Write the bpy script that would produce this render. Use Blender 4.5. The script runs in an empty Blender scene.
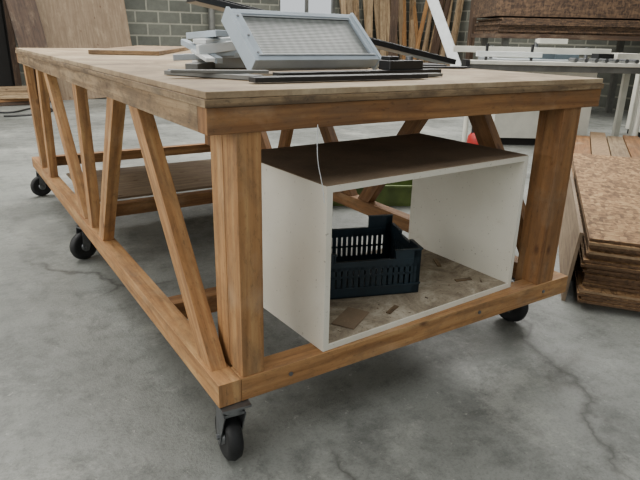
import bpy, bmesh, math, random
from mathutils import Matrix, Vector, Euler
random.seed(7)
scene=bpy.context.scene

# ---------------------------------------------------------------- materials
def lin(c):
    return tuple(((x/255)/12.92 if x/255<=0.04045 else ((x/255+0.055)/1.055)**2.4) for x in c)+(1,)
class M:
    def __init__(s,name,rough=0.7,metal=0.0):
        s.m=bpy.data.materials.new(name); s.m.use_nodes=True
        s.nt=s.m.node_tree; s.b=s.nt.nodes['Principled BSDF']
        s.b.inputs['Roughness'].default_value=rough; s.b.inputs['Metallic'].default_value=metal
    def n(s,t,**k):
        nd=s.nt.nodes.new(t)
        for a,v in k.items(): setattr(nd,a,v)
        return nd
    def l(s,a,b): s.nt.links.new(a,b)
    def coord(s,kind,scale=(1,1,1),rot=(0,0,0)):
        t=s.n('ShaderNodeTexCoord'); mp=s.n('ShaderNodeMapping')
        mp.inputs['Scale'].default_value=scale; mp.inputs['Rotation'].default_value=rot
        s.l(t.outputs[kind],mp.inputs['Vector']); return mp.outputs['Vector']
    def noise(s,vec,scale,detail=4,rough=0.55,dist=0):
        n=s.n('ShaderNodeTexNoise'); n.inputs['Scale'].default_value=scale
        n.inputs['Detail'].default_value=detail; n.inputs['Roughness'].default_value=rough
        n.inputs['Distortion'].default_value=dist
        s.l(vec,n.inputs['Vector']); return n.outputs['Fac']
    def ramp(s,fac,stops):
        r=s.n('ShaderNodeValToRGB'); cr=r.color_ramp
        while len(cr.elements)<len(stops): cr.elements.new(0.5)
        for e,(p,c) in zip(cr.elements,stops): e.position=p; e.color=c if len(c)==4 else c+(1,)
        s.l(fac,r.inputs['Fac']); return r.outputs['Color']
    def mix(s,a,b,fac,mode='MIX'):
        m=s.n('ShaderNodeMix',data_type='RGBA',blend_type=mode)
        for sock,v in ((m.inputs[0],fac),(m.inputs[6],a),(m.inputs[7],b)):
            if hasattr(v,'links') or hasattr(v,'is_output'): s.l(v,sock)
            else: sock.default_value=v
        return m.outputs[2]
    def bump(s,h,strength=0.3,dist=0.01):
        b=s.n('ShaderNodeBump'); b.inputs['Strength'].default_value=strength; b.inputs['Distance'].default_value=dist
        s.l(h,b.inputs['Height']); s.l(b.outputs['Normal'],s.b.inputs['Normal'])
    def col(s,c):
        if hasattr(c,'is_output'): s.l(c,s.b.inputs['Base Color'])
        else: s.b.inputs['Base Color'].default_value=c
g=lambda v:(v,v,v,1)

def wood(name,dark,mid,light,rough=0.7,var=0.25,grime=0.55,grimecol=(104,82,60)):
    m=M(name,rough)
    uv=m.coord('UV',(2.2,38,1)); f=m.noise(uv,1.0,6,0.6,0.6)
    c=m.ramp(f,[(0.30,lin(dark)),(0.5,lin(mid)),(0.72,lin(light))])
    uv2=m.coord('UV',(5,12,1)); f2=m.noise(uv2,1.3,8,0.7,0.5)
    c=m.mix(c,lin(grimecol),m.ramp(f2,[(0.45,g(0)),(0.66,g(grime))]),'MIX')
    f4=m.noise(m.coord('UV',(40,90,1)),1.0,5,0.7)
    c=m.mix(c,g(0.3),m.ramp(f4,[(0.55,g(0)),(0.70,g(grime))]),'MULTIPLY')
    f5=m.noise(m.coord('UV',(3,5,1)),1.6,5,0.6)
    c=m.mix(c,lin((206,186,154)),m.ramp(f5,[(0.55,g(0)),(0.75,g(0.25))]))
    uv3=m.coord('UV',(5,9,1)); v=m.n('ShaderNodeTexVoronoi'); v.inputs['Scale'].default_value=1.0; m.l(uv3,v.inputs['Vector'])
    k=m.ramp(v.outputs['Distance'],[(0.04,g(0.8)),(0.12,g(0))])
    c=m.mix(c,lin((80,46,24)),k)
    a=m.n('ShaderNodeAttribute'); a.attribute_name='rnd'
    br=m.ramp(a.outputs['Fac'],[(0,g(1-var)),(1,g(1.0))])
    c=m.mix(c,br,1.0,'MULTIPLY')
    m.col(c); m.bump(f,0.3,0.004); return m.m
def plain(name,c,rough=0.5,metal=0,var=0.15,scale=8,bump=0.0):
    m=M(name,rough,metal); f=m.noise(m.coord('Object'),scale,5)
    d=tuple(x*(1-var) for x in lin(c)[:3])+(1,)
    m.col(m.ramp(f,[(0.35,d),(0.6,lin(c))]))
    if bump: m.bump(f,bump,0.005)
    return m.m
def osb(name,dark,mid,light,scale=1.0,rough=0.75):
    m=M(name,rough)
    uv=m.coord('UV',(14*scale,40*scale,1)); v=m.n('ShaderNodeTexVoronoi'); v.inputs['Scale'].default_value=1; m.l(uv,v.inputs['Vector'])
    uvb=m.coord('UV',(45*scale,16*scale,1)); v2=m.n('ShaderNodeTexVoronoi'); v2.inputs['Scale'].default_value=1; m.l(uvb,v2.inputs['Vector'])
    s1=m.n('ShaderNodeSeparateColor'); m.l(v.outputs['Color'],s1.inputs[0])
    s2=m.n('ShaderNodeSeparateColor'); m.l(v2.outputs['Color'],s2.inputs[0])
    mm=m.mix(s1.outputs[0],s2.outputs[0],0.5)
    c=m.ramp(mm,[(0.2,lin(dark)),(0.5,lin(mid)),(0.85,lin(light))])
    f=m.noise(m.coord('UV',(1,1,1)),2.5,4)
    c=m.mix(c,g(0.6),m.ramp(f,[(0.4,g(0)),(0.7,g(0.5))]),'MULTIPLY')
    a=m.n('ShaderNodeAttribute'); a.attribute_name='rnd'
    c=m.mix(c,m.ramp(a.outputs['Fac'],[(0,g(0.75)),(1,g(1))]),1.0,'MULTIPLY')
    m.col(c); m.bump(mm,0.3,0.003); return m.m

PINE=wood('pine_timber',(134,92,52),(174,128,80),(198,158,106))
PINED=wood('pine_timber_aged',(100,66,36),(138,96,56),(162,120,74))
EDGE=wood('worn_tabletop_edge',(96,76,52),(142,116,84),(178,154,118),grime=0.85,grimecol=(84,68,52))
PALE=wood('pale_boards',(136,112,84),(174,148,114),(200,178,144),var=0.45)
TAN=wood('dusty_tan_panel',(112,94,74),(132,112,90),(148,130,106),grime=0.4)
BROWNB=wood('brown_boards',(62,46,34),(90,68,52),(112,88,68),var=0.4,grimecol=(60,48,40))
m=M('dusty_tabletop',0.7); o=m.coord('Object'); f=m.noise(o,2.6,8,0.7,0.5); f2=m.noise(o,60,3); f3=m.noise(o,9,6,0.7)
c=m.ramp(f,[(0.32,lin((108,86,62))),(0.48,lin((154,132,102))),(0.68,lin((188,170,140)))])
c=m.mix(c,g(0.6),m.ramp(f3,[(0.48,g(0)),(0.66,g(0.65))]),'MULTIPLY')
c=m.mix(c,g(0.7),m.ramp(f2,[(0.5,g(0)),(0.7,g(0.5))]),'MULTIPLY'); m.col(c); m.bump(f2,0.1,0.002); TOP=m.m
OSB=osb('osb_board',(100,72,44),(144,108,70),(178,144,100),1.5)
OSBD=osb('chipboard_dark',(62,46,34),(94,72,54),(122,96,72),1.2)
OSBE=plain('board_edge',(104,78,54),0.85,0,0.5,60,0.3)
OSBE2=plain('board_edge_pale',(150,124,94),0.85,0,0.3,50,0.2)
m=M('white_melamine',0.45); f=m.noise(m.coord('Object'),3,4,0.5); f2=m.noise(m.coord('Object'),110,2); f3=m.noise(m.coord('Object'),7,6,0.7,1.0)
c=m.ramp(f,[(0.35,lin((214,208,192))),(0.6,lin((228,224,210)))]); c=m.mix(c,lin((120,105,85)),m.ramp(f2,[(0.68,g(0)),(0.76,g(0.6))])); c=m.mix(c,lin((150,132,108)),m.ramp(f3,[(0.60,g(0)),(0.80,g(0.4))])); m.col(c); WHITE=m.m
m=M('brown_raw_board',0.8); f=m.noise(m.coord('Object'),4,6,0.65); f2=m.noise(m.coord('Object'),150,2)
c=m.ramp(f,[(0.3,lin((96,80,64))),(0.6,lin((130,110,88)))]); c=m.mix(c,lin((160,140,114)),m.ramp(f2,[(0.6,g(0)),(0.75,g(0.5))])); m.col(c); BTOP=m.m
m=M('dusty_box_floor',0.85); f=m.noise(m.coord('Object'),8,9,0.72,0.8); f2=m.noise(m.coord('Object'),120,3,0.6)
c=m.ramp(f,[(0.34,lin((112,98,82))),(0.5,lin((150,138,118))),(0.66,lin((188,178,160)))]); c=m.mix(c,lin((84,68,52)),m.ramp(f2,[(0.56,g(0)),(0.70,g(0.55))])); m.col(c); m.bump(f2,0.3,0.003); BFLOOR=m.m
TEAL=plain('teal_plastic',(20,40,50),0.45,0,0.35,12)
BLACK=plain('black_plastic',(26,26,28),0.4,0,0.3,20)
RUBBER=plain('black_rubber',(24,24,25),0.6,0,0.4,30)
STEEL=plain('galvanised_steel',(128,130,132),0.38,0.85,0.35,30)
ALU=plain('brushed_aluminium',(176,182,186),0.38,0.4,0.2,14)
BLUEG=plain('pale_blue_grey_frame',(172,184,194),0.4,0.15,0.15,10)
GREYP=plain('grey_profile',(108,108,104),0.5,0.3,0.25,10)
PVC=plain('white_pvc',(214,218,218),0.4,0,0.12,10)
RED=plain('red_plastic',(170,38,34),0.4)
GREEN=plain('olive_green_plastic',(88,104,46),0.6,0,0.35,10)
MACH=plain('machine_enamel',(214,212,200),0.45,0.0,0.15,6)
MACHB=plain('machine_blue_grey',(112,126,134),0.45,0.1,0.2,6)
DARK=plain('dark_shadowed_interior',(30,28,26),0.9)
m=M('ribbed_diffuser',0.3,0.2); w=m.n('ShaderNodeTexWave'); w.inputs['Scale'].default_value=1.0
m.l(m.coord('UV',(10,1,1)),w.inputs['Vector']); f=w.outputs['Fac']
w2=m.n('ShaderNodeTexWave',bands_direction='Y'); w2.inputs['Scale'].default_value=1.0; m.l(m.coord('UV',(1,48,1)),w2.inputs['Vector'])
mm=m.mix(f,w2.outputs['Fac'],0.7)
n=m.noise(m.coord('UV',(4,4,1)),1.2,4)
c=m.ramp(mm,[(0.2,lin((96,100,98))),(0.8,lin((136,140,136)))]); c=m.mix(c,g(0.6),m.ramp(n,[(0.4,g(0)),(0.65,g(0.6))]),'MULTIPLY')
m.col(c); m.bump(mm,0.5,0.002); DIFF=m.m
# concrete floor
m=M('concrete_floor',0.55)
o=m.coord('Object')
a=m.noise(o,0.8,8,0.6,0.15); b=m.noise(o,3.6,10,0.8,0.1); d=m.noise(o,110,4,0.7); e=m.noise(o,1.6,10,0.8,0.2); h=m.noise(o,14,8,0.8,0.1)
c=m.ramp(a,[(0.34,lin((106,108,103))),(0.5,lin((128,130,125))),(0.66,lin((150,152,146)))])
c=m.mix(c,g(0.52),m.ramp(b,[(0.48,g(0)),(0.62,g(0.7))]),'MULTIPLY')
c=m.mix(c,lin((176,176,168)),m.ramp(e,[(0.54,g(0)),(0.62,g(0.4))]))
c=m.mix(c,g(0.5),m.ramp(h,[(0.5,g(0)),(0.66,g(0.5))]),'MULTIPLY')
c=m.mix(c,lin((196,195,186)),m.ramp(m.noise(o,30,6,0.75),[(0.62,g(0)),(0.70,g(0.5))]))
c=m.mix(c,lin((66,60,52)),m.ramp(m.noise(o,1.25,9,0.72,0.3),[(0.60,g(0)),(0.70,g(0.45))]))
c=m.mix(c,g(0.5),m.ramp(d,[(0.50,g(0)),(0.70,g(0.55))]),'MULTIPLY')
v=m.n('ShaderNodeTexVoronoi',feature='DISTANCE_TO_EDGE'); v.inputs['Scale'].default_value=0.42
nz=m.n('ShaderNodeTexNoise'); nz.inputs['Scale'].default_value=2.2; nz.inputs['Detail'].default_value=6; m.l(o,nz.inputs['Vector'])
vm=m.n('ShaderNodeVectorMath',operation='MULTIPLY_ADD'); m.l(nz.outputs['Color'],vm.inputs[0]); vm.inputs[1].default_value=(0.5,0.5,0.5); m.l(o,vm.inputs[2]); m.l(vm.outputs[0],v.inputs['Vector'])
cr=m.ramp(v.outputs['Distance'],[(0.0,g(1)),(0.006,g(0))]); brk=m.ramp(m.noise(o,1.1,2),[(0.48,g(0)),(0.56,g(0.7))])
c=m.mix(c,lin((56,54,50)),m.mix(cr,brk,1.0,'MULTIPLY'))
m.col(c); m.l(m.ramp(b,[(0.3,g(0.32)),(0.7,g(0.66))]),m.b.inputs['Roughness']); m.bump(m.mix(d,h,0.6),0.5,0.006); FLOOR=m.m
def blockwall(name,c1,c2,mort):
    m=M(name,0.9); uv=m.coord('UV')
    br=m.n('ShaderNodeTexBrick'); m.l(uv,br.inputs['Vector']); br.inputs['Scale'].default_value=1
    br.inputs['Brick Width'].default_value=0.4; br.inputs['Row Height'].default_value=0.2; br.inputs['Mortar Size'].default_value=0.014
    br.inputs['Color1'].default_value=lin(c1); br.inputs['Color2'].default_value=lin(c2); br.inputs['Mortar'].default_value=lin(mort)
    n=m.noise(uv,8,6,0.7); c=m.mix(br.outputs['Color'],g(0.6),m.ramp(n,[(0.4,g(0)),(0.7,g(0.6))]),'MULTIPLY')
    m.col(c)
    bp=m.n('ShaderNodeBump',invert=True); bp.inputs['Strength'].default_value=0.6; bp.inputs['Distance'].default_value=0.02
    m.l(br.outputs['Fac'],bp.inputs['Height']); m.l(bp.outputs['Normal'],m.b.inputs['Normal']); return m.m
WALL=blockwall('concrete_block_wall',(104,105,96),(82,84,77),(136,135,122))
PLASTER=plain('ceiling_panels',(120,118,112),0.9)

# ---------------------------------------------------------------- mesh builder
class B:
    def __init__(s,name):
        s.name=name; s.bm=bmesh.new(); s.uv=s.bm.loops.layers.uv.new('UVMap')
        s.cl=s.bm.loops.layers.float_color.new('rnd'); s.mats=[]
    def mi(s,mat):
        if mat not in s.mats: s.mats.append(mat)
        return s.mats.index(mat)
    def mesh(s,co,faces,mat,mtx=None,smooth=False,rnd=None,uvscale=True):
        mtx=mtx or Matrix(); i=s.mi(mat) if not isinstance(mat,(list,tuple)) else None
        vs=[s.bm.verts.new(mtx@Vector(c)) for c in co]
        r=random.random() if rnd is None else rnd; ou,ov=random.uniform(0,50),random.uniform(0,50)
        loc=[Vector(c) for c in co]
        ext=[max(c[k] for c in co)-min(c[k] for c in co) for k in range(3)]
        for fi,f in enumerate(faces):
            try: fc=s.bm.faces.new([vs[k] for k in f])
            except ValueError: continue
            fc.material_index=i if i is not None else s.mi(mat[fi]); fc.smooth=smooth
            nrm=(loc[f[1]]-loc[f[0]]).cross(loc[f[2]]-loc[f[1]])
            ax=max(range(3),key=lambda k:abs(nrm[k]))
            o=[k for k in range(3) if k!=ax]
            if ext[o[1]]>ext[o[0]]: o=o[::-1]
            for lp,k in zip(fc.loops,f):
                lp[s.uv].uv=(loc[k][o[0]]+ou,loc[k][o[1]]+ov); lp[s.cl]=(r,r,r,1)
    def box(s,c,size,mat,rz=0,mtx=None,rnd=None,rx=0,ry=0):
        x,y,z=[k/2 for k in size]
        co=[(-x,-y,-z),(x,-y,-z),(x,y,-z),(-x,y,-z),(-x,-y,z),(x,-y,z),(x,y,z),(-x,y,z)]
        fs=[(0,3,2,1),(4,5,6,7),(0,1,5,4),(1,2,6,5),(2,3,7,6),(3,0,4,7)]
        T=Matrix.Translation(c)@Euler((rx,ry,rz)).to_matrix().to_4x4()
        if mtx is not None: T=mtx@T
        s.mesh(co,fs,mat,T,rnd=rnd)
    def bx(s,a,b,mat,mtx=None,rnd=None):
        s.box([(a[k]+b[k])/2 for k in range(3)],[abs(b[k]-a[k]) for k in range(3)],mat,mtx=mtx,rnd=rnd)
    def beam(s,p0,p1,w,h,mat,up=(0,0,1),rnd=None):
        p0=Vector(p0);p1=Vector(p1);x=(p1-p0).normalized();y=Vector(up).cross(x).normalized();z=x.cross(y)
        R=Matrix((x,y,z)).transposed().to_4x4(); T=Matrix.Translation((p0+p1)/2)@R
        s.box((0,0,0),((p1-p0).length,w,h),mat,mtx=T,rnd=rnd)
    def cyl(s,p0,p1,r,mat,seg=24,r1=None,rnd=None):
        p0=Vector(p0);p1=Vector(p1);x=(p1-p0).normalized(); r1=r if r1 is None else r1
        up=Vector((0,0,1)) if abs(x.z)<0.9 else Vector((1,0,0)); y=up.cross(x).normalized();z=x.cross(y)
        co=[];n=seg
        for q,rr in ((p0,r),(p1,r1)):
            for k in range(n):
                a=2*math.pi*k/n; co.append(tuple(q+y*math.cos(a)*rr+z*math.sin(a)*rr))
        fs=[(k,(k+1)%n,n+(k+1)%n,n+k) for k in range(n)]
        s.mesh(co,fs,mat,smooth=True,rnd=rnd)
        s.mesh(co[:n],[tuple(range(n))[::-1]],mat,rnd=rnd); s.mesh(co[n:],[tuple(range(n))],mat,rnd=rnd)
    def lathe(s,c,axis,prof,mat,seg=32):
        x=Vector(axis).normalized(); up=Vector((0,0,1)) if abs(x.z)<0.9 else Vector((1,0,0)); y=up.cross(x).normalized();z=x.cross(y); c=Vector(c)
        co=[];m=len(prof)
        for k in range(seg):
            a=2*math.pi*k/seg
            for (h,r) in prof: co.append(tuple(c+x*h+(y*math.cos(a)+z*math.sin(a))*r))
        fs=[]
        for k in range(seg):
            k2=(k+1)%seg
            for j in range(m-1): fs.append((k*m+j,k*m+j+1,k2*m+j+1,k2*m+j))
        s.mesh(co,fs,mat,smooth=True)
    def done(s,bevel=0.0,parent=None):
        me=bpy.data.meshes.new(s.name); bmesh.ops.recalc_face_normals(s.bm,faces=s.bm.faces[:]); s.bm.to_mesh(me); s.bm.free()
        for mt in s.mats: me.materials.append(mt)
        ob=bpy.data.objects.new(s.name,me); scene.collection.objects.link(ob)
        if bevel:
            bv=ob.modifiers.new('bevel','BEVEL'); bv.width=bevel; bv.segments=2; bv.limit_method='ANGLE'
        if parent: ob.parent=parent
        return ob
def cable(name,pts,rad,mat):
    cu=bpy.data.curves.new(name,'CURVE'); cu.dimensions='3D'; cu.bevel_depth=rad; cu.resolution_u=12
    sp=cu.splines.new('NURBS'); sp.points.add(len(pts)-1)
    for p,q in zip(sp.points,pts): p.co=(*q,1)
    sp.use_endpoint_u=True; sp.order_u=4; cu.materials.append(mat)
    so=bpy.data.objects.new(name,cu); scene.collection.objects.link(so); return so

# ---------------------------------------------------------------- room
X0,X1,Y0,Y1,H=-4.5,9.0,-4.0,9.5,4.5
b=B('floor'); b.bx((X0,Y0,-0.1),(X1,Y1+0.5,0),FLOOR); b.done()
b=B('wall_back'); 
def wpanel(x0,x1,z0,z1): b.bx((x0,Y1,z0),(x1,Y1+0.2,z1),WALL)
DX0,DX1,DZ=-0.9,0.72,2.3
WX0,WX1,WZ0,WZ1=5.4,6.75,1.42,2.6
for r in ((X0,DX0,0,H),(DX0,DX1,DZ,H),(DX1,WX0,0,H),(WX0,WX1,0,WZ0),(WX0,WX1,WZ1,H),(WX1,X1,0,H)): wpanel(*r)
wb=b.done()
def fixuv(ob,ax):
    me=ob.data; uvl=me.uv_layers[0].data
    for p in me.polygons:
        for li in p.loop_indices:
            v=me.vertices[me.loops[li].vertex_index].co; uvl[li].uv=(v[ax],v.z)
fixuv(wb,0)
b=B('wall_right'); b.bx((X1,Y0,0),(X1+0.2,Y1,H),WALL); fixuv(b.done(),1)
b=B('wall_front'); b.bx((X0,Y0-0.2,0),(-3.5,Y0,H),WALL); b.bx((2.0,Y0-0.2,0),(X1,Y0,H),WALL); b.bx((-3.5,Y0-0.2,3.4),(2.0,Y0,H),WALL); fixuv(b.done(),0)
b=B('wall_left'); b.bx((X0-0.2,Y0,0),(X0,Y1,0.9),WALL); b.bx((X0-0.2,Y0,3.9),(X0,Y1,H),WALL)
for y0,y1 in ((Y0,-3.2),(0.2,0.8),(4.2,4.8),(8.6,Y1)): b.bx((X0-0.2,y0,0.9),(X0,y1,3.9),WALL)
fixuv(b.done(),1)
for wi,(y0,y1) in enumerate(((-3.2,0.2),(0.8,4.2),(4.8,8.6))):
    b=B('window_%d'%(wi+1)); 
    for z in (0.93,2.4,3.87): b.bx((X0-0.12,y0,z-0.03),(X0-0.06,y1,z+0.03),GREYP)
    k=y0
    while k<y1+0.01: b.bx((X0-0.12,k-0.02,0.9),(X0-0.06,k+0.02,3.9),GREYP); k+=(y1-y0)/4
    b.done()
b=B('window_4')
for x in (WX0+0.03,(WX0+WX1)/2,WX1-0.03): b.bx((x-0.03,Y1+0.05,WZ0),(x+0.03,Y1+0.1,WZ1),GREYP)
for z in (WZ0+0.03,WZ1-0.03): b.bx((WX0,Y1+0.05,z-0.03),(WX1,Y1+0.1,z+0.03),GREYP)
b.done()
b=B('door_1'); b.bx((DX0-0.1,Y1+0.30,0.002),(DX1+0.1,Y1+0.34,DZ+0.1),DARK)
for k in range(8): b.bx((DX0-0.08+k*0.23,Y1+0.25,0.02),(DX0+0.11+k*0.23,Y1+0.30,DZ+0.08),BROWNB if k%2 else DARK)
b.done()
b=B('ceiling')
sky=[(-2.5,0.2),(2.6,5.0),(7.0,8.4)]
ys=[Y0]+[v for t in sky for v in t]+[Y1]
for i in range(0,len(ys),2): b.bx((X0,ys[i],H),(X1,ys[i+1],H+0.1),PLASTER)
for y0,y1 in sky:
    b.bx((X0,y0,H),(-2.5,y1,H+0.1),PLASTER); b.bx((7.5,y0,H),(X1,y1,H+0.1),PLASTER)
b.done()
b=B('drain_pipe'); b.cyl((3.95,9.4,0),(3.95,9.4,4.4),0.06,GREYP)
for z in (0.6,1.5,2.6,3.6): b.cyl((3.95,9.4,z),(3.95,9.4,z+0.05),0.075,STEEL)
b.done()

# ---------------------------------------------------------------- workbench on casters
W,L=1.355,3.10
RB,RT=0.198,0.262
b=B('rolling_workbench')
b.bx((-0.004,-0.004,0.918),(W+0.004,L,0.935),EDGE,rnd=0.2); 
b.bx((0,0,0.9355),(W,L,0.95),TOP)
b.bx((0.0,0.0,0.862),(W,0.05,0.9175),PINED,rnd=0.75)
b.bx((0.0,0.051,0.862),(0.05,L-0.05,0.9175),EDGE,rnd=0.8)
b.bx((W-0.05,0.051,0.862),(W,L-0.05,0.9175),PINED)
b.bx((0.0,L-0.05,0.862),(W,L,0.9175),PINED)
for y in (0.6,1.2,1.8,2.4): b.bx((0.051,y,0.862),(W-0.051,y+0.05,0.917),PINED)
b.bx((0.0,0.0,RB),(0.06,L,RT),PINE,rnd=0.85)
b.bx((0.061,0.0,RB),(W,0.065,RT),PINE,rnd=0.6)
b.bx((W-0.06,0.066,RB),(W,L,RT),PINED)
b.bx((0.061,L-0.06,RB),(W-0.061,L,RT),PINED)
for y in (0.49,1.70): b.bx((0.061,y,RB),(W-0.061,y+0.06,RT-0.002),PINED)
b.bx((0.066,0.004,RT),(0.126,0.078,0.9),PINE,rnd=0.3)
b.bx((0.066,0.081,RB),(0.122,0.150,0.9),PINE,rnd=0.9)
b.bx((1.185,0.004,RT),(1.27,0.07,0.9),PINED,rnd=0.8)
b.bx((1.19,0.072,RB),(1.26,0.10,0.9),PINED)
b.bx((0.066,L-0.15,RT),(0.126,L-0.05,0.9),PINED); b.bx((1.2,L-0.15,RT),(1.26,L-0.05,0.9),PINED)
st=[((0.095,0.24),(0.61,0.89)),((1.24,0.24),(0.82,0.89)),((1.41,0.24),(1.42,0.89)),((1.55,0.24),(2.16,0.89)),((2.46,0.24),(2.40,0.89)),((2.74,0.24),(2.92,0.89))]
for (y0,z0),(y1,z1) in st:
    b.beam((0.032,y0,z0),(0.032,y1,z1),0.07,0.042,PINE,up=(1,0,0),rnd=random.uniform(0.6,1))
st2=[((0.10,0.24),(0.55,0.89)),((1.19,0.24),(0.70,0.89)),((1.30,0.24),(1.80,0.89)),((2.10,0.24),(1.85,0.89)),((2.2,0.24),(2.7,0.89))]
for (y0,z0),(y1,z1) in st2:
    b.beam((W-0.03,y0,z0),(W-0.03,y1,z1),0.075,0.042,PINED,up=(1,0,0))
for x in (0.20,0.9,1.22): b.cyl((x,-0.003,0.232),(x,0.002,0.232),0.006,STEEL,12)
bench=b.done(0.003)
def caster(name,wx,wy,yaw):
    x=wx-0.032*math.cos(yaw); y=wy-0.032*math.sin(yaw)
    b=B(name); T=Matrix.Translation((x,y,0))@Matrix.Rotation(yaw,4,'Z')
    P=lambda *v:T@Vector(v)
    b.box((0,0,0.1935),(0.085,0.075,0.006),STEEL,mtx=T)
    b.cyl(P(0,0,0.172),P(0,0,0.19),0.032,STEEL)
    b.box((0.012,0,0.165),(0.07,0.056,0.008),STEEL,mtx=T)
    for sy in (-1,1):
        co=[(-0.028,0,0.165),(0.045,0,0.165),(0.05,0,0.08),(0.042,0,0.05),(0.022,0,0.05),(0.012,0,0.08)]
        co2=[(c[0],sy*0.0255,c[2]) for c in co]+[(c[0],sy*0.0285,c[2]) for c in co]
        n=6; fs=[tuple(range(n)),tuple(range(n,2*n))[::-1]]+[(k,(k+1)%n,n+(k+1)%n,n+k) for k in range(n)]
        b.mesh(co2,fs,STEEL,T)
    ax=P(0,1,0)-P(0,0,0)
    r=0.07
    b.lathe(P(0.032,0,r),ax,[(-0.018,0.02),(-0.019,0.045),(-0.021,0.056),(-0.016,0.065),(0,r),(0.016,0.065),(0.021,0.056),(0.019,0.045),(0.018,0.02)],RUBBER)
    b.lathe(P(0.032,0,r),ax,[(-0.024,0.001),(-0.024,0.022),(0.024,0.022),(0.024,0.001)],STEEL)
    b.cyl(P(0.032,-0.034,r),P(0.032,0.034,r),0.008,STEEL,12)
    return b.done(parent=bench)
caster('caster_1',0.046,0.055,math.radians(84))
caster('caster_2',0.025,1.72,math.radians(200))
caster('caster_3',0.03,3.06,math.radians(190))
caster('caster_4',1.325,0.20,math.radians(100))
caster('caster_5',1.30,1.70,math.radians(100))
caster('caster_6',1.30,3.02,math.radians(60))

b=B('plywood_sheet'); b.bx((0.10,1.78,RT),(1.22,2.45,RT+0.012),TAN); b.done(0.002)

# ---------------------------------------------------------------- open white cabinet box
T=Matrix.Translation((0.302,0.004,RT+0.001))@Matrix.Rotation(math.radians(2.5),4,'Z')
bw,bd,bh,t=0.788,0.49,0.456,0.018
b=B('white_cabinet_box')
b.bx((0,0,0),(t,bd,bh-t),WHITE,T); b.bx((bw-t,0,0),(bw,bd,bh-t),WHITE,T)
b.bx((t,0,0),(bw-t,bd,t*0.95),WHITE,T)
b.bx((0,0,bh-t),(bw,bd,bh-0.002),WHITE,T)
b.bx((0.001,0.004,bh-0.002),(bw-0.001,bd-0.001,bh),BTOP,T)
b.bx((t+.001,0.004,t*0.95),(bw-t-.001,bd-0.002,t),BFLOOR,T)
b.done(0.0008)
b=B('wood_chips')
for i in range(130):
    x=random.uniform(0.03,bw-0.03); y=random.uniform(0.01,bd-0.03); sz=random.choice((0.002,0.002,0.003,0.005))
    if 0.1<x<0.62 and y>0.12: continue
    b.box((x,y,t+0.0008+sz*0.12),(sz*random.uniform(1,3),sz,sz*0.25),random.choice((BFLOOR,BROWNB,BTOP,BTOP,EDGE)),rz=random.uniform(0,3.14),mtx=T)
for (x,y,l,a) in ((0.30,0.06,0.06,0.4),(0.66,0.10,0.06,-0.3),(0.70,0.26,0.07,1.0)):
    b.box((x,y,t+0.003),(l,0.014,0.004),EDGE,rz=a,mtx=T)
b.box((0.16,0.085,t+0.003),(0.12,0.07,0.003),BTOP,rz=0.5,mtx=T)
b.done()
T=Matrix.Translation((0.755,0.135,RT+0.0205))@Matrix.Rotation(math.radians(161),4,'Z')
cw,cd,ch=0.37,0.27,0.158
b=B('plastic_crate')
b.bx((0,-cd,0.0),(cw,0,0.006),TEAL,T)
def cwall(p0,p1,inward,hi,low):
    p0=Vector(p0);p1=Vector(p1);d=(p1-p0);ln=d.length;d.normalize();th=0.004
    def seg(a,c,z0,z1,tt=th,off=0.0):
        q0=p0+d*a+Vector(inward)*off;q1=p0+d*c+Vector(inward)*(tt+off)
        b.bx((min(q0.x,q1.x),min(q0.y,q1.y),z0),(max(q0.x,q1.x),max(q0.y,q1.y),z1),TEAL,T)
    seg(0,ln,0,0.03); seg(0,ln,0.068,0.075); seg(0,ln,low-0.03,low-0.003)
    seg(0.0,0.085,low-0.003,hi); seg(ln-0.085,ln,low-0.003,hi)
    seg(0.0,0.09,hi,hi+0.004,0.012,-0.006); seg(ln-0.09,ln,hi,hi+0.004,0.012,-0.006)
    seg(0.085,ln-0.085,low-0.003,low+0.001,0.012,-0.006)
    seg(0.084,0.088,low,hi,0.010,-0.005); seg(ln-0.088,ln-0.084,low,hi,0.010,-0.005)
    n=int(ln/0.019)
    for i in range(n+1):
        a=i*(ln-0.013)/n; seg(a,a+0.013,0.03,low-0.02)
    seg(0,0.025,0,hi); seg(ln-0.025,ln,0,hi)
    seg(0,ln,0.030,0.036,0.008,-0.004)
cwall((0,0,0),(cw,0,0),(0,-1,0),ch-0.01,ch-0.035)
cwall((0,-cd,0),(cw,-cd,0),(0,1,0),ch+0.02,ch-0.02)
cwall((0,0,0),(0,-cd,0),(1,0,0),ch-0.01,ch-0.02)
cwall((cw,0,0),(cw,-cd,0),(-1,0,0),ch-0.01,ch-0.02)
b.done(0.0006)
cable('hanging_string',[(0.265,-0.006,0.87),(0.263,-0.006,0.80),(0.272,-0.006,0.76),(0.285,-0.004,0.72),(0.29,-0.003,0.68)],0.0010,PVC)

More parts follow.
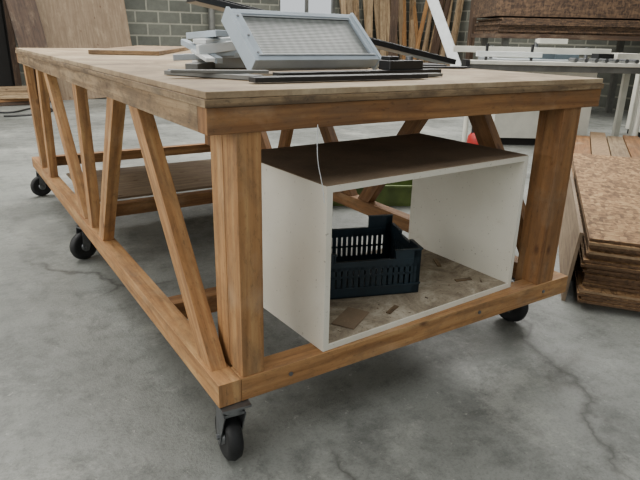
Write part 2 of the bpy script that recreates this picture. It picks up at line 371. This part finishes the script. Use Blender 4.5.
# ---------------------------------------------------------------- objects on the table
Z=0.951
b=B('wooden_board'); b.box((0.62,2.42,Z+0.011),(1.15,0.34,0.02),EDGE,rz=math.radians(62),rnd=1); b.done(0.002)
BL=Vector((0.325,0.41,Z+0.038)); BR=Vector((0.785,0.44,Z+0.038)); TL=Vector((0.325,0.57,1.128))
x=(BR-BL).normalized(); up=(TL-BL); up=(up-x*up.dot(x)); hgt=up.length; up.normalize(); nrm=x.cross(up)
Tm=Matrix.Translation(BL)@Matrix((x,up,nrm)).transposed().to_4x4(); wd=(BR-BL).length
b=B('light_fixture')
b.bx((0.02,0.02,-0.02),(wd-0.02,hgt-0.02,-0.004),DIFF,Tm)
fr=0.018
b.bx((0,0,-0.03),(wd,fr,0.004),BLUEG,Tm); b.bx((0,hgt-fr,-0.03),(wd,hgt,0.004),BLUEG,Tm)
b.bx((0,fr,-0.03),(fr*1.6,hgt-fr,0.004),BLUEG,Tm); b.bx((wd-fr,fr,-0.03),(wd,hgt-fr,0.004),BLUEG,Tm)
b.bx((fr*1.3,fr,-0.002),(wd-fr,fr+0.006,0.001),ALU,Tm); b.bx((fr*1.3,hgt-fr-0.006,-0.002),(wd-fr,hgt-fr,0.001),ALU,Tm)
b.bx((0.01,0.01,-0.05),(wd-0.01,hgt-0.01,-0.03),ALU,Tm)
for yy in (0.03,0.10,hgt-0.03): b.cyl(Tm@Vector((0.014,yy,0.003)),Tm@Vector((0.014,yy,0.006)),0.004,STEEL,10)
b.bx((-0.012,-0.004,-0.045),(0,hgt+0.004,0.008),BLUEG,Tm); b.bx((wd,-0.004,-0.045),(wd+0.012,hgt+0.004,0.008),BLUEG,Tm)
b.bx((0.01,0.016,0.004),(wd-0.01,0.019,0.010),ALU,Tm)
b.done(0.002)
b=B('pvc_profile_pile')
b.beam((0.28,0.78,Z+0.02),(0.80,0.72,Z+0.02),0.07,0.038,PVC)
b.beam((0.30,0.70,Z+0.055),(0.80,0.78,Z+0.055),0.05,0.028,BLUEG)
b.beam((0.20,0.60,Z+0.012),(0.42,0.88,Z+0.012),0.04,0.022,GREYP)
b.beam((0.26,0.68,Z+0.085),(0.45,0.80,Z+0.095),0.05,0.014,PVC)
b.beam((0.34,0.90,Z+0.09),(0.8,0.92,Z+0.04),0.05,0.04,PVC)
b.beam((0.245,0.56,Z+0.035),(0.29,0.80,Z+0.055),0.028,0.012,PVC)
b.beam((0.30,0.62,Z+0.03),(0.29,0.90,Z+0.08),0.022,0.02,BLUEG)
b.beam((0.20,0.76,Z+0.034),(0.5,0.66,Z+0.05),0.02,0.02,ALU)
b.beam((0.245,0.66,Z+0.06),(0.40,0.70,Z+0.075),0.016,0.03,PVC)
b.beam((0.33,0.66,Z+0.11),(0.30,0.84,Z+0.10),0.05,0.02,BLUEG)
b.done(0.002)
b=B('grey_metal_strips')
b.beam((0.10,0.50,Z+0.006),(0.24,0.24,Z+0.006),0.05,0.011,GREYP)
b.beam((0.06,0.38,Z+0.016),(0.30,0.30,Z+0.016),0.03,0.008,GREYP)
b.beam((0.14,0.62,Z+0.004),(0.27,0.36,Z+0.004),0.02,0.007,STEEL)
b.done(0.001)
b=B('black_trim_bars')
b.beam((0.18,0.155,Z+0.008),(0.73,0.16,Z+0.008),0.035,0.012,BLACK)
b.beam((0.24,0.215,Z+0.006),(0.84,0.215,Z+0.006),0.035,0.009,GREYP)
b.beam((0.32,0.29,Z+0.008),(0.95,0.34,Z+0.008),0.04,0.013,BLACK)
b.done(0.001)
b=B('black_bracket'); b.box((0.80,0.345,Z+0.028),(0.15,0.05,0.028),BLACK,rz=0.1); b.box((0.76,0.355,Z+0.048),(0.04,0.04,0.012),BLACK,rz=0.1); b.cyl((0.84,0.355,Z+0.042),(0.84,0.355,Z+0.054),0.012,STEEL,16); b.done(0.002)
b=B('black_profile_long'); b.beam((0.36,0.99,1.175),(1.50,0.86,Z+0.012),0.14,0.022,BLACK)
b.beam((0.36,1.05,1.192),(1.50,0.92,Z+0.024),0.012,0.03,BLACK); b.done(0.002)
b=B('thin_panel_offcuts'); b.box((1.20,1.25,Z+0.006),(0.5,0.2,0.01),GREYP,rz=-0.5); b.box((1.12,0.62,Z+0.004),(0.42,0.05,0.006),BLACK,rz=-0.3); b.box((1.15,0.74,Z+0.006),(0.3,0.16,0.010),BLACK,rz=-0.3);b.box((1.20,1.8,Z+0.02),(0.22,0.5,0.04),PALE,rz=0.2); b.done(0.001)

# ---------------------------------------------------------------- stack of OSB sheets on right
ang=math.atan2(0.60,0.80)
T=Matrix.Translation((1.715,0.16,0))@Matrix.Rotation(ang,4,'Z')
b=B('osb_sheet_stack')
for (a,c) in ((0.02,0.12),(0.9,1.0),(1.8,1.9)): b.bx((a,-1.2,0.0),(c,0.0,0.03),PINED,T)
z=0.031
n=20
for i in range(n):
    th=0.0118; off=random.uniform(-0.018,0.02); of2=random.uniform(-0.014,0.014)
    if i<4: off-=0.05
    if i==n-1: off,of2=0.0,0.0
    e=random.choice((OSBE,OSBE,OSBE2))
    x0,y0,x1,y1=off,-1.22+of2,2.05+off,of2
    co=[(x0,y0,z),(x1,y0,z),(x1,y1,z),(x0,y1,z),(x0,y0,z+th),(x1,y0,z+th),(x1,y1,z+th),(x0,y1,z+th)]
    fs=[(0,3,2,1),(4,5,6,7),(0,1,5,4),(1,2,6,5),(2,3,7,6),(3,0,4,7)]
    b.mesh(co,fs,[OSB,OSB,e,e,e,e],T); z+=th+0.0015
b.done(0.001)
b=B('leaning_pale_board')
b.mesh([(0.0,0.05,0.0),(1.5,0.05,0.0),(1.5,0.065,0.0),(0,0.065,0),(0.05,0.022,0.30),(1.5,0.022,0.30),(1.5,0.036,0.30),(0.05,0.036,0.30)],[(0,3,2,1),(4,5,6,7),(0,1,5,4),(1,2,6,5),(2,3,7,6),(3,0,4,7)],TAN,T,rnd=1); b.done()
b=B('lumber_pile')
T2=Matrix.Translation((3.9,1.75,0))@Matrix.Rotation(ang-0.05,4,'Z')
for i in range(5):
    for j in range(5): b.bx((random.uniform(-.1,.1),-0.75+j*0.15,i*0.035),(1.3+random.uniform(-.2,.2),-0.75+j*0.15+0.14,i*0.035+0.033),random.choice((PALE,PINED,OSBE2)),T2)
b.done(0.002)

# ---------------------------------------------------------------- background
b=B('leaning_timber_planks')
x=6.75
while x<8.8:
    w=random.uniform(0.06,0.2); h=random.uniform(1.9,3.2); dx=random.uniform(-0.18,0.18)
    d0=random.uniform(0.3,0.6)
    b.beam((x,Y1-d0,0.02),(x+dx,Y1-0.06,h),w,0.03,random.choice((PALE,PALE,PINE,PALE,EDGE,BROWNB)),up=(0,1,0.01)); x+=w*0.75+random.uniform(0,0.05)
b.done()
b=B('leaning_timber_planks'); y=9.0
while y>7.9:
    w=random.uniform(0.06,0.18); h=random.uniform(1.9,3.0)
    b.beam((X1-random.uniform(0.3,0.6),y,0.02),(X1-0.06,y+random.uniform(-.15,.15),h),w,0.03,random.choice((PALE,PALE,PINE,EDGE,BROWNB)),up=(1,0,0.01)); y-=w*0.75+random.uniform(0,0.05)
b.done()
b=B('white_leaning_board'); b.beam((6.17,4.95,0.02),(6.34,6.42,1.95),0.17,0.02,PVC,up=(1,0.3,0))
b.done()
b=B('timber_rack')
for p in ((6.0,6.72),(7.6,6.5)):
    b.bx((p[0],p[1],0),(p[0]+0.09,p[1]+0.09,2.3),BROWNB)
b.beam((5.9,6.74,2.2),(7.8,6.52,2.2),0.06,0.12,BROWNB); b.beam((5.9,6.74,0.4),(7.8,6.52,0.4),0.06,0.12,BROWNB)
b.done()
b=B('leaning_tan_panel'); b.beam((1.72,9.05,0.01),(1.58,9.42,2.6),1.45,0.03,TAN,up=(0,1,0.01),rnd=0.5); b.done()
b=B('leaning_door_panel'); b.beam((0.95,8.75,0.01),(0.72,9.25,2.2),0.40,0.04,BROWNB,up=(0,1,0.01),rnd=0.2); b.done()
b=B('wood_offcut_stack')
for i in range(5): b.box((0.22,8.65,0.03+i*0.05),(1.0,0.3,0.045),random.choice((PINED,BROWNB,PALE)),rz=random.uniform(-.15,.15))
b.done()
cable('black_cable',[(-0.6,7.6,0.012),(0.0,7.9,0.012),(0.3,7.5,0.012),(0.5,7.9,0.012),(0.75,8.2,0.012),(0.95,7.7,0.012),(0.6,7.2,0.012),(0.2,7.3,0.012)],0.012,BLACK)
T=Matrix.Translation((6.25,4.35,0))@Matrix.Rotation(math.radians(-32),4,'Z')
b=B('chipboard_storage_rack')
for i in range(9): b.bx((-0.3+random.uniform(-.04,.04),random.uniform(-.03,.03),1.14+i*0.022),(2.3,1.2,1.16+i*0.022),OSBD,T)
b.bx((-0.35,0.05,1.36),(2.3,1.2,1.95),OSBD,T)
b.bx((-0.35,-0.03,1.08),(2.3,1.2,1.138),BROWNB,T)
for px in (-0.2,1.9):
    for py in (0.1,1.1): b.bx((px,py-0.04,0),(px+0.08,py+0.04,1.08),GREYP,T)
b.done()
# sliding table saw
T=Matrix.Translation((4.95,3.05,0.0))@Matrix.Rotation(math.radians(-32),4,'Z')
b=B('sliding_table_saw')
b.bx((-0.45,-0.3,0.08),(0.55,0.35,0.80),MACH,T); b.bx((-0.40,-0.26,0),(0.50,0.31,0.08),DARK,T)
b.bx((-0.50,-0.35,0.84),(0.65,0.40,0.875),ALU,T); b.bx((-0.46,-0.31,0.80),(0.6,0.36,0.84),GREYP,T)
b.bx((-0.85,-0.56,0.83),(1.0,-0.40,0.865),MACH,T); b.bx((-0.85,-0.54,0.77),(1.0,-0.44,0.83),GREYP,T)
for px in (-0.88,0.97): b.bx((px,-0.57,0.76),(px+0.04,-0.39,0.87),BLACK,T)
b.bx((-0.9,-0.1,0.93),(0.75,-0.06,0.99),MACH,T)
b.bx((-0.75,-0.45,0.90),(-0.1,-0.41,0.95),PVC,T)
for px in (-0.65,-0.2): b.cyl(T@Vector((px,-0.43,0.865)),T@Vector((px,-0.43,1.02)),0.015,BLACK,12)
for px in (-0.5,0.5): b.cyl(T@Vector((px,-0.08,0.875)),T@Vector((px,-0.08,1.0)),0.02,STEEL,12)
b.box((-0.2,0.2,0.93),(0.35,0.2,0.10),MACH,mtx=T); b.box((0.35,0.15,0.90),(0.25,0.25,0.05),MACHB,mtx=T)
b.box((0.9,0.0,0.90),(0.3,0.25,0.10),MACH,rz=0.3,mtx=T); b.box((0.62,-0.2,0.91),(0.2,0.1,0.07),BLACK,rz=0.3,mtx=T)
b.bx((0.65,-0.2,0.82),(1.2,0.3,0.85),MACH,T); b.bx((1.1,0.2,0),(1.16,0.26,0.82),MACH,T); b.bx((1.1,-0.15,0),(1.16,-0.09,0.82),MACH,T)
b.bx((-0.05,0.05,0.875),(0.25,0.075,0.97),MACHB,T); b.cyl(T@Vector((0.1,0.3,0.875)),T@Vector((0.1,0.3,1.08)),0.025,STEEL,14); b.bx((0.0,-0.05,1.03),(0.3,0.02,1.08),MACH,T)
b.bx((0.08,-0.02,1.04),(0.12,0.32,1.07),MACH,T)
# rollers on the outfeed beam
for k in range(7): b.cyl(T@Vector((0.2+k*0.1,-0.55,0.885)),T@Vector((0.2+k*0.1,-0.41,0.885)),0.02,STEEL,14)
b.lathe(T@Vector((0.2,-0.31,0.5)),T.to_3x3()@Vector((0,-1,0)),[(0,0.02),(0.03,0.02),(0.03,0.09),(0.045,0.1),(0.06,0.09),(0.06,0.0)],BLACK)
b.bx((-0.3,-0.305,0.55),(0.0,-0.30,0.72),MACHB,T)
b.cyl(T@Vector((-0.8,-0.5,0.0)),T@Vector((-0.8,-0.5,0.77)),0.025,MACH,12); b.cyl(T@Vector((0.95,-0.5,0.0)),T@Vector((0.95,-0.5,0.77)),0.025,MACH,12)
b.done(0.004)
T=Matrix.Translation((6.35,2.45,0))@Matrix.Rotation(math.radians(-32),4,'Z')
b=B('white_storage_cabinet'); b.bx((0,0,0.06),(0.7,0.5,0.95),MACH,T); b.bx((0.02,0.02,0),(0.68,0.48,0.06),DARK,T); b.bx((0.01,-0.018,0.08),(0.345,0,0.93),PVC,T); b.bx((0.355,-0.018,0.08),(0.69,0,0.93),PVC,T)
b.cyl(T@Vector((0.32,-0.035,0.45)),T@Vector((0.32,-0.035,0.6)),0.007,STEEL,10); b.cyl(T@Vector((0.38,-0.035,0.45)),T@Vector((0.38,-0.035,0.6)),0.007,STEEL,10); b.done(0.003)
T=Matrix.Translation((3.43,2.32,0))@Matrix.Rotation(math.radians(-20),4,'Z')
b=B('red_vacuum_cleaner')
b.lathe(T@Vector((0,0,0.0)),(0,0,1),[(0,0),(0,0.11),(0.04,0.12),(0.2,0.12),(0.21,0.11)],BLACK)
b.lathe(T@Vector((0,0,0.21)),(0,0,1),[(0,0.11),(0.0,0.12),(0.06,0.11),(0.10,0.08),(0.12,0.0)],RED)
b.beam(T@Vector((-0.08,0,0.39)),T@Vector((0.08,0,0.39)),0.03,0.02,BLACK); b.beam(T@Vector((-0.08,0,0.26)),T@Vector((-0.08,0,0.40)),0.03,0.02,BLACK,up=(1,0,0)); b.beam(T@Vector((0.08,0,0.26)),T@Vector((0.08,0,0.40)),0.03,0.02,BLACK,up=(1,0,0))
b.done(0.003)
T=Matrix.Translation((2.0,1.95,0))@Matrix.Rotation(math.radians(-30),4,'Z')
b=B('green_plastic_tray')
b.bx((-0.35,-0.22,0),(0.35,0.22,0.01),GREEN,T)
for q in (((-0.35,-0.22,0.01),(0.35,-0.205,0.14)),((-0.35,0.205,0.01),(0.35,0.22,0.14)),((-0.35,-0.205,0.01),(-0.335,0.205,0.14)),((0.335,-0.205,0.01),(0.35,0.205,0.14))): b.bx(*q,GREEN,T)
b.bx((-0.37,-0.24,0.13),(0.37,-0.22,0.145),GREEN,T); b.bx((-0.37,0.22,0.13),(0.37,0.24,0.145),GREEN,T)
b.done(0.002)

# ---------------------------------------------------------------- lights
w=bpy.data.worlds.new('World'); scene.world=w; w.use_nodes=True
w.node_tree.nodes['Background'].inputs[0].default_value=(0.92,0.97,1.0,1); w.node_tree.nodes['Background'].inputs[1].default_value=0.85
def area(name,loc,rot,sx,sy,e,col=(1,1,1)):
    l=bpy.data.lights.new(name,'AREA'); l.shape='RECTANGLE'; l.size=sx; l.size_y=sy; l.energy=e; l.color=col
    o=bpy.data.objects.new(name,l); o.location=loc; o.rotation_euler=rot; scene.collection.objects.link(o)
area('skylight_1',(2.5,-1.15,H+0.05),(0,0,0),10,2.7,100,(1,0.98,0.93))
area('skylight_2',(2.5,3.8,H+0.05),(0,0,0),10,2.4,780,(1,0.98,0.93))
area('skylight_3',(2.5,7.7,H+0.05),(0,0,0),10,1.4,200,(1,0.98,0.93))
area('window_light',(X0-0.02,1.5,2.4),(0,math.radians(-90),0),3.0,9.5,320,(1,0.98,0.93))

# ---------------------------------------------------------------- camera
cd=bpy.data.cameras.new('camera'); cam=bpy.data.objects.new('camera',cd); scene.collection.objects.link(cam); scene.camera=cam
yaw,pit,rol=0.99338,-0.34042,0.02188
f=Vector((math.cos(yaw)*math.cos(pit),math.sin(yaw)*math.cos(pit),math.sin(pit))); r=Vector((math.sin(yaw),-math.cos(yaw),0)); u=r.cross(f)
r2=r*math.cos(rol)+u*math.sin(rol); u2=-r*math.sin(rol)+u*math.cos(rol)
cam.matrix_world=Matrix.Translation((-0.45047,-1.12425,1.06136))@Matrix((r2,u2,-f)).transposed().to_4x4()
cd.sensor_width=36; cd.lens=577.249*36/640; cd.clip_start=0.02
